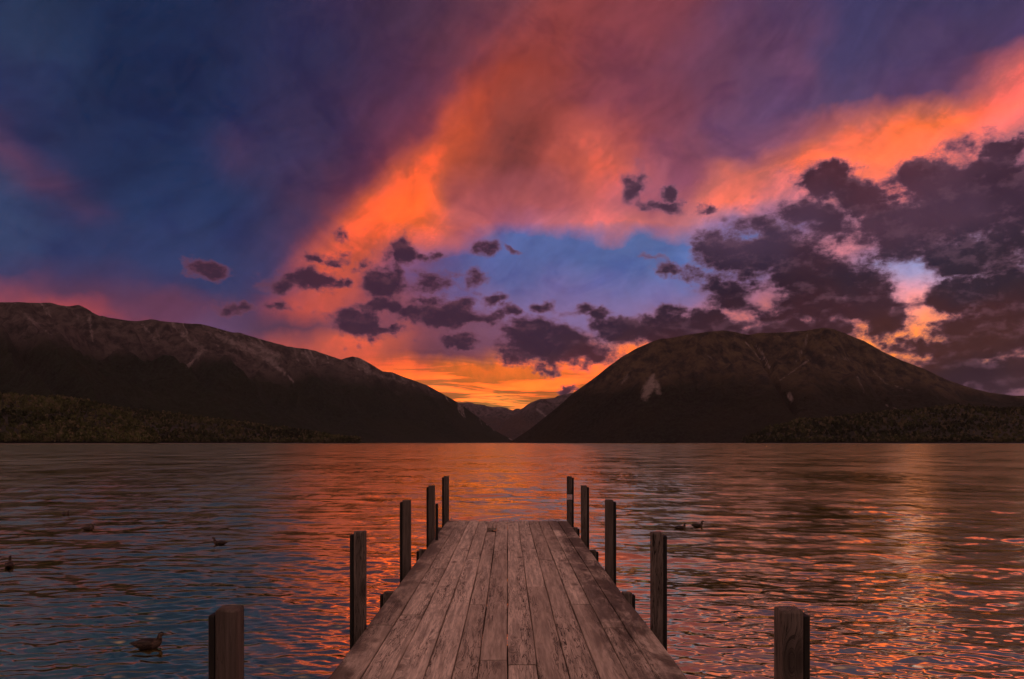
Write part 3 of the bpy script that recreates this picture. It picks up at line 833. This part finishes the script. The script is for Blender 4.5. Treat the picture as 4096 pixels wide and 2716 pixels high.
# low sandy spit just left of the headland
bx = np.linspace(1560, 1740, 60); sp = []
for p in bx:
    w = 14 * np.clip(np.sin((p - 1560) / 180 * np.pi), 0, 1) + 0.4
    for dd, zz in ((-w, -0.4), (-w * 0.4, 0.9), (w * 0.5, 1.0), (w, -0.4)):
        xx, yy = P3(p, 3150 + dd); sp.append((xx, yy, zz))
tag(link('beach', np_mesh('beach', np.array(sp), grid_faces(60, 4), True, {'height': ('POINT', np.zeros(240))}), M['hill']), kind='structure')

# ==========================================================================
# THE JETTY
# ==========================================================================
HALF = 1.226
jetty = empty('jetty', (0, 8, 0))
tag(jetty, 'weathered wooden jetty of long planks running out into the lake between square posts', 'jetty')
J0 = 8.0
near_b = np.array([150, 325, 510, 700, 880, 1017, 1186, 1366, 1546, 1722, 1880, 2058, 2240]) / 1.4333 + 1200
Xn = (near_b - VX) / (2716 - VY) * 1.6
far_b = np.array([862, 918, 977, 1032, 1078, 1130, 1192, 1252, 1310, 1367, 1425, 1475, 1527]) / 1.4333 + 1200
Xf = (far_b - VX) / (2082.5 - VY) * 1.6
Xn[0] = Xf[0] = -HALF; Xn[-1] = Xf[-1] = HALF
Xc = 0.6 * Xn + 0.4 * Xf
yz = lambda y: 1.6 * F / (1850 + y / 1.4333 - VY)
FAR = 1.6 * F / (2082.0 - VY)
JOINTS = [[930, 435], [870, 605], [808, 490], [800, 548], [812], [1130, 505], [1155, 497], [712, 403], [557], [812, 497], [945, 520], [805, 560]]
HOLE = (5 - 1, yz(398), yz(372))
for ci in range(12):
    js = sorted([yz(v) for v in JOINTS[ci]])
    ys = [-3.2 + random.uniform(-.3, .3)]
    if js[0] > 4.6: ys.append(random.uniform(0.2, 2.6))
    ys += js
    end = FAR + random.uniform(-0.05, 0.05)
    segs = list(zip(ys, ys[1:] + [end]))
    if ci == HOLE[0]:
        segs = segs[:-1] + [(segs[-1][0], HOLE[1]), (HOLE[2], end)]
    for (ya, yb) in segs:
        x0, x1 = Xc[ci], Xc[ci + 1]
        gap = random.uniform(0.0025, 0.005)
        L = yb - ya - random.uniform(0.010, 0.016); W = (x1 - x0) - gap * 2
        T = 0.055; dz = random.uniform(-0.004, 0.003); c = 0.006
        ny = max(2, int(L / 0.35) + 1)
        bm = bmesh.new(); rings = []
        ph = random.uniform(0, 9)
        for k_ in range(ny):
            t = k_ / (ny - 1); yy = -L / 2 + L * t
            wl = W / 2 + 0.0022 * math.sin(ph + yy * 2.1) + (0.0 if 0 < k_ < ny - 1 else -0.002)
            wr = W / 2 + 0.0022 * math.sin(ph * 2 + yy * 1.7) + (0.0 if 0 < k_ < ny - 1 else -0.002)
            zb = 0.002 * math.sin(ph * 3 + yy * 1.3)
            cup = 0.0025 * math.sin(ph)
            tz = zb - (0.004 if k_ in (0, ny - 1) else 0.0)
            skew = random.uniform(-0.012, 0.012) if (ci == HOLE[0] and k_ in (0, ny - 1)) else 0.0
            prof = [(-wl, -T), (-wl, tz - c), (-wl + c, tz), (-W * 0.16, tz + cup), (W * 0.16, tz + cup), (wr - c, tz), (wr, tz - c), (wr, -T)]
            rings.append([bm.verts.new((x, yy + skew * (x / W) * 4, z)) for x, z in prof])
        for a, b in zip(rings[:-1], rings[1:]):
            for m_ in range(8):
                bm.faces.new((a[m_], a[(m_ + 1) % 8], b[(m_ + 1) % 8], b[m_]))
        bm.faces.new(rings[0]); bm.faces.new(rings[-1][::-1])
        bmesh.ops.recalc_face_normals(bm, faces=bm.faces)
        me = bpy.data.meshes.new('plank'); bm.to_mesh(me); bm.free()
        link('plank', me, M['deck'], jetty, ((x0 + x1) / 2, (ya + yb) / 2 - J0, DECK + dz))
# bearers under the deck
PY = [0.37, 3.33, 6.30, 9.27, 12.35, 14.78]
STUB = [4.85, 7.8, 10.95, 13.85]
for y in PY + STUB:
    link('crossbeam', box_mesh('crossbeam', (-1.2, -0.08, -0.13), (1.2, 0.08, 0.13), 0.008), M['beam'], jetty, (0, min(y + 0.07, 14.72) - J0, DECK - 0.055 - 0.30))
for x in (-1.0, -0.34, 0.34, 1.0):
    link('joist', box_mesh('joist', (-0.05, -8.9, -0.08), (0.05, 8.9, 0.08), 0.006), M['beam'], jetty, (x, 5.95 - J0, DECK - 0.055 - 0.085))


def pile(side, y, top, w, fender_drop, xin=1.229, tilt=0.0):
    """square pile with a rounded-off head, a black rubbing strip on its outer face"""
    z0 = -1.4
    bm = bmesh.new()
    x0, x1 = xin, xin + w
    v = [bm.verts.new((a * side, b, c)) for a in (x0, x1) for b in (0, w) for c in (z0, top)]
    for f in ((0, 1, 3, 2), (4, 6, 7, 5), (0, 4, 5, 1), (2, 3, 7, 6), (0, 2, 6, 4), (1, 5, 7, 3)):
        bm.faces.new([v[i] for i in f])
    vert = [e for e in bm.edges if abs(e.verts[0].co.z - e.verts[1].co.z) > 0.1]
    topE = [e for e in bm.edges if e.verts[0].co.z > top - 1e-4 and e.verts[1].co.z > top - 1e-4]
    bmesh.ops.bevel(bm, geom=vert + topE, offset=0.014, segments=2, affect='EDGES', profile=0.55)
    for vv in bm.verts:      # slightly rough head
        if vv.co.z > top - 0.03: vv.co += __import__('mathutils').Vector((random.uniform(-.002, .002), random.uniform(-.002, .002), random.uniform(-.004, .003)))
    bmesh.ops.recalc_face_normals(bm, faces=bm.faces)
    me = bpy.data.meshes.new('post'); bm.to_mesh(me); bm.free()
    p = link('post', me, M['post'], jetty, (0, y - J0, 0))
    p.rotation_euler = (0, tilt, 0)
    f0, f1 = x1 + 0.002, x1 + 0.036
    lo = (min(f0 * side, f1 * side), 0.012, z0); hi = (max(f0 * side, f1 * side), w - 0.01, top - fender_drop)
    link('fender_strip', box_mesh('fender_strip', lo, hi, 0.006), M['rubber'], p)
    return p


for i, y in enumerate(PY):
    for s_ in (-1, 1):
        xo = 0.016 * (s_ > 0)
        hgt = DECK + {0: 0.82, 1: 0.817, 2: 0.81, 3: 0.85, 4: 0.86, 5: 0.90}[i] + random.uniform(-0.01, 0.01)
        pile(s_, y, hgt, 0.103 + random.uniform(-.003, .003), 0.030, (1.256 if i < 5 else 1.212) + xo, random.uniform(-0.0015, 0.0015))
for y in STUB:
    for s_ in (-1, 1):
        pile(s_, y + random.uniform(-.03, .03), DECK - 0.045 + random.uniform(-.01, .01), 0.104, 0.03, 1.256)
# short black upright bolted to the left edge of the deck (seen beside the fourth post)
link('handhold', box_mesh('handhold', (-0.021, -0.03, 0.0), (0.021, 0.03, 0.59), 0.004), M['rubber'], jetty, (-1.160, 11.75 - J0, DECK + 0.004))

# ==========================================================================
# SIGN on the farthest right post
# ==========================================================================
M['sign_white'] = material('sign_plate', lambda: {'Base Color': mix(noise(texco('Object'), 60.0, 4), (0.62, 0.56, 0.54), (0.78, 0.72, 0.70)), 'Roughness': 0.5})
M['sign_red'] = material('sign_red', lambda: {'Base Color': (0.42, 0.015, 0.02), 'Roughness': 0.5})
M['sign_black'] = material('sign_black', lambda: {'Base Color': (0.012, 0.01, 0.01), 'Roughness': 0.5})
sgn = empty('prohibition_sign', (1.282, 14.78 - 0.0035, 2.275))
tag(sgn, 'small square white sign with red barred circle on the farthest right post', 'sign')
link('plate', box_mesh('plate', (-0.052, -0.003, -0.052), (0.052, 0.0, 0.052), 0.001), M['sign_white'], sgn)
def flat(name, poly, mat, y):
    bm = bmesh.new()
    f = bm.faces.new([bm.verts.new((x, y, z)) for x, z in poly])
    e = bmesh.ops.extrude_face_region(bm, geom=[f])
    for vv in [g for g in e['geom'] if isinstance(g, bmesh.types.BMVert)]: vv.co.y -= 0.0012
    bmesh.ops.recalc_face_normals(bm, faces=bm.faces)
    me = bpy.data.meshes.new(name); bm.to_mesh(me); bm.free()
    return link(name, me, mat, sgn)
bm = bmesh.new(); n_ = 40; rg = []
for i in range(n_):
    a = 2 * math.pi * i / n_
    rg.append([bm.verts.new((r_ * math.cos(a), yy, r_ * math.sin(a))) for r_, yy in ((0.046, -0.0032), (0.046, -0.0046), (0.0385, -0.0046), (0.0385, -0.0032))])
for i in range(n_):
    a, b = rg[i], rg[(i + 1) % n_]
    for j in range(4): bm.faces.new((a[j], b[j], b[(j + 1) % 4], a[(j + 1) % 4]))
bmesh.ops.recalc_face_normals(bm, faces=bm.faces)
me = bpy.data.meshes.new('ring'); bm.to_mesh(me); bm.free(); link('ring', me, M['sign_red'], sgn)
q = 0.0028
flat('slash', [(-0.031 - q, 0.029 - q), (0.029 - q, -0.031 - q), (0.029 + q, -0.031 + q), (-0.031 + q, 0.029 + q)], M['sign_red'], -0.0052)
flat('pictogram', [(-0.034, -0.020), (-0.029, -0.027), (-0.012, -0.016), (0.010, 0.003), (0.012, 0.008), (0.002, 0.004), (-0.006, -0.004), (-0.016, -0.008)], M['sign_black'], -0.0038)

# ==========================================================================
# DUCKS
# ==========================================================================
def mat_duck():
    p = texco('Object')
    v = voronoi(p * (26.0, 26.0, 30.0), 1.0, 'DISTANCE_TO_EDGE')
    e = smooth(S(v.outputs['Distance']), 0.03, 0.12)
    pale = attr('pale'); dark = attr('dark')
    c = mix(e, (0.085, 0.055, 0.04), (0.022, 0.015, 0.012))
    c = mix(pale, c, (0.26, 0.18, 0.13))
    c = mix(dark, c, (0.014, 0.010, 0.009))
    return {'Base Color': c, 'Roughness': 0.75, 'Specular IOR Level': 0.2}
M['duck'] = material('duck_plumage', mat_duck)
M['wing'] = material('duck_wing', lambda: {'Base Color': mix(smooth(noise(texco('Object') * (7.0, 30.0, 30.0), 1.0, 3), 0.4, 0.6), (0.016, 0.011, 0.009), (0.05, 0.034, 0.026)), 'Roughness': 0.7})
M['bill'] = material('duck_bill', lambda: {'Base Color': (0.07, 0.07, 0.06), 'Roughness': 0.45})
M['eye'] = material('duck_eye', lambda: {'Base Color': (0.006, 0.004, 0.003), 'Roughness': 0.15})


def sweep(spine, n=16):
    """continuous skin over rings along a curved spine in the xz plane: (x, z, half width, half height)"""
    sp = np.array(spine, float)
    out = []
    tk = np.linspace(0, len(sp) - 1, (len(sp) - 1) * 3 + 1)
    def cr(t):
        i = int(min(max(math.floor(t), 0), len(sp) - 2)); f = t - i
        p0, p1, p2, p3 = sp[max(i - 1, 0)], sp[i], sp[i + 1], sp[min(i + 2, len(sp) - 1)]
        return 0.5 * (2 * p1 + (p2 - p0) * f + (2 * p0 - 5 * p1 + 4 * p2 - p3) * f * f + (3 * p1 - p0 - 3 * p2 + p3) * f ** 3)
    pts = np.array([cr(t) for t in tk])
    tang = np.gradient(pts[:, :2], axis=0); tang /= np.linalg.norm(tang, axis=1)[:, None]
    a = np.linspace(0, 2 * math.pi, n, endpoint=False)
    V = np.zeros((len(pts), n, 3))
    for i, (p, t) in enumerate(zip(pts, tang)):
        nx, nz = -t[1], t[0]
        V[i, :, 0] = p[0] + nx * p[3] * np.sin(a); V[i, :, 2] = p[1] + nz * p[3] * np.sin(a); V[i, :, 1] = p[2] * np.cos(a)
    Fq = [(i * n + j, (i + 1) * n + j, (i + 1) * n + (j + 1) % n, i * n + (j + 1) % n) for i in range(len(pts) - 1) for j in range(n)]
    return V.reshape(-1, 3), np.array(Fq), tk


DL = ['brown duck with striped face swimming nearest, at the lower left', 'brown duck swimming left, alone beside the orange reflection', 'brown duck swimming right on the dark left water, just below the farthest duck',
      'small distant brown duck, farthest of those on the left water', 'duck with raised neck at the left edge, seen from behind', 'rear duck of the pair swimming right of the jetty', 'leading duck of the pair swimming right of the jetty']
for di, (px, py, hd, sz, nk) in enumerate(DUCKS):
    ox, oy = on_water(px, py)
    wz = Z[np.unravel_index(np.argmin((X - ox) ** 2 + (Y - oy) ** 2), X.shape)]
    dk = empty('duck', (ox, oy, max(float(wz), 0.0) + 0.006), math.radians(hd))
    dk.scale = (sz, sz, sz)
    tag(dk, DL[di], 'duck', 'ducks swimming on the lake')
    n2 = 0.055 * nk
    spine = [(-.290, .072, .006, .005), (-.245, .070, .036, .018), (-.165, .058, .082, .052), (-.07, .046, .104, .082), (.03, .042, .110, .090), (.115, .050, .098, .084),
             (.170, .088, .066, .068), (.190, .135, .041, .046), (.197, .172 + n2 * .6, .034, .036), (.210, .200 + n2, .036, .038), (.234, .212 + n2, .034, .036), (.258, .206 + n2, .024, .025), (.270, .200 + n2, .012, .012)]
    V, Fq, tk = sweep(spine)
    n = 16
    x, y, z = V[:, 0], V[:, 1], V[:, 2]
    hz_ = z - n2
    head = x > 0.175
    pale = ((x > .20) & (hz_ < .205) & (hz_ > .15)).astype(float) * 0.75 + ((x > .205) & (hz_ > .212) & (hz_ < .226)).astype(float) + ((x > 0.12) & (hz_ < 0.12)).astype(float) * 0.25
    dark = ((hz_ > .226) & head).astype(float) + ((x > .215) & (hz_ > .203) & (hz_ < .213)).astype(float) + ((x < .14) & (z > .105)).astype(float) * .55
    me = np_mesh('body', V, Fq, True, {'pale': ('POINT', np.clip(pale, 0, 1)), 'dark': ('POINT', np.clip(dark, 0, 1))})
    link('body', me, M['duck'], dk)
    bl, bf, _ = sweep([(.262, .203 + n2, .012, .012), (.280, .197 + n2, .013, .009), (.305, .189 + n2, .014, .006), (.322, .185 + n2, .011, .004), (.327, .184 + n2, .003, .002)], 10)
    link('bill', np_mesh('bill', bl, bf, True), M['bill'], dk)
    for s_ in (-1, 1):
        wv, wf, _ = sweep([(-.215, .085, .004, .004), (-.17, .088, .016, .018), (-.08, .086, .022, .042), (.02, .082, .022, .050), (.085, .078, .014, .034), (.108, .076, .003, .006)], 12)
        wv[:, 1] += s_ * np.interp(wv[:, 0], [-.215, -.1, 0.02, .11], [.02, .070, .088, .078])
        link('wing', np_mesh('wing', wv, wf, True), M['wing'], dk)
        bm = bmesh.new(); bmesh.ops.create_uvsphere(bm, u_segments=10, v_segments=6, radius=0.0055)
        me = bpy.data.meshes.new('eye'); bm.to_mesh(me); bm.free()
        link('eye', me, M['eye'], dk, (.236, s_ * .0315, .209 + n2))

# ==========================================================================
# BUOY
# ==========================================================================
bxp, byp = on_water(3066.6, 1787.0)
bu = empty('buoy', (bxp, byp, 0))
tag(bu, 'tiny yellow mooring buoy floating before the dark right headland', 'buoy')
M['buoy'] = material('buoy_yellow', lambda: {'Base Color': mix(noise(texco('Object'), 6.0, 3), (0.45, 0.22, 0.02), (0.55, 0.30, 0.03)), 'Roughness': 0.5})
def lathe(name, prof, mat, parent, n=20):
    V = np.array([(r_ * math.cos(2 * math.pi * j / n), r_ * math.sin(2 * math.pi * j / n), z) for r_, z in prof for j in range(n)])
    Fq = np.array([(i * n + j, i * n + (j + 1) % n, (i + 1) * n + (j + 1) % n, (i + 1) * n + j) for i in range(len(prof) - 1) for j in range(n)])
    return link(name, np_mesh(name, V, Fq, True), mat, parent)
k_ = byp / 600.0 * 0.75
lathe('float', [(0.001, -0.5 * k_), (0.45 * k_, -0.4 * k_), (0.72 * k_, 0.0), (0.66 * k_, 0.4 * k_), (0.4 * k_, 0.75 * k_), (0.16 * k_, 0.88 * k_), (0.001, 0.9 * k_)], M['buoy'], bu)
lathe('collar', [(0.15 * k_, 0.86 * k_), (0.15 * k_, 1.05 * k_), (0.10 * k_, 1.12 * k_), (0.001, 1.13 * k_)], M['rubber'], bu)

# ==========================================================================
# HAZE: thin evening air over the whole valley
# ==========================================================================
hm = bpy.data.materials.new('evening_haze'); hm.use_nodes = True
hm.node_tree.nodes.clear()
ho = hm.node_tree.nodes.new('ShaderNodeOutputMaterial'); hv = hm.node_tree.nodes.new('ShaderNodeVolumePrincipled')
hv.inputs['Color'].default_value = (0.86, 0.80, 0.86, 1.0)
hv.inputs['Density'].default_value = 1.1e-5
hv.inputs['Anisotropy'].default_value = 0.3
hm.node_tree.links.new(hv.outputs[0], ho.inputs['Volume'])
hb = link('haze', box_mesh('haze', (-19000, -19000, -8), (19000, 19000, 1350)), hm)
tag(hb, kind='stuff')
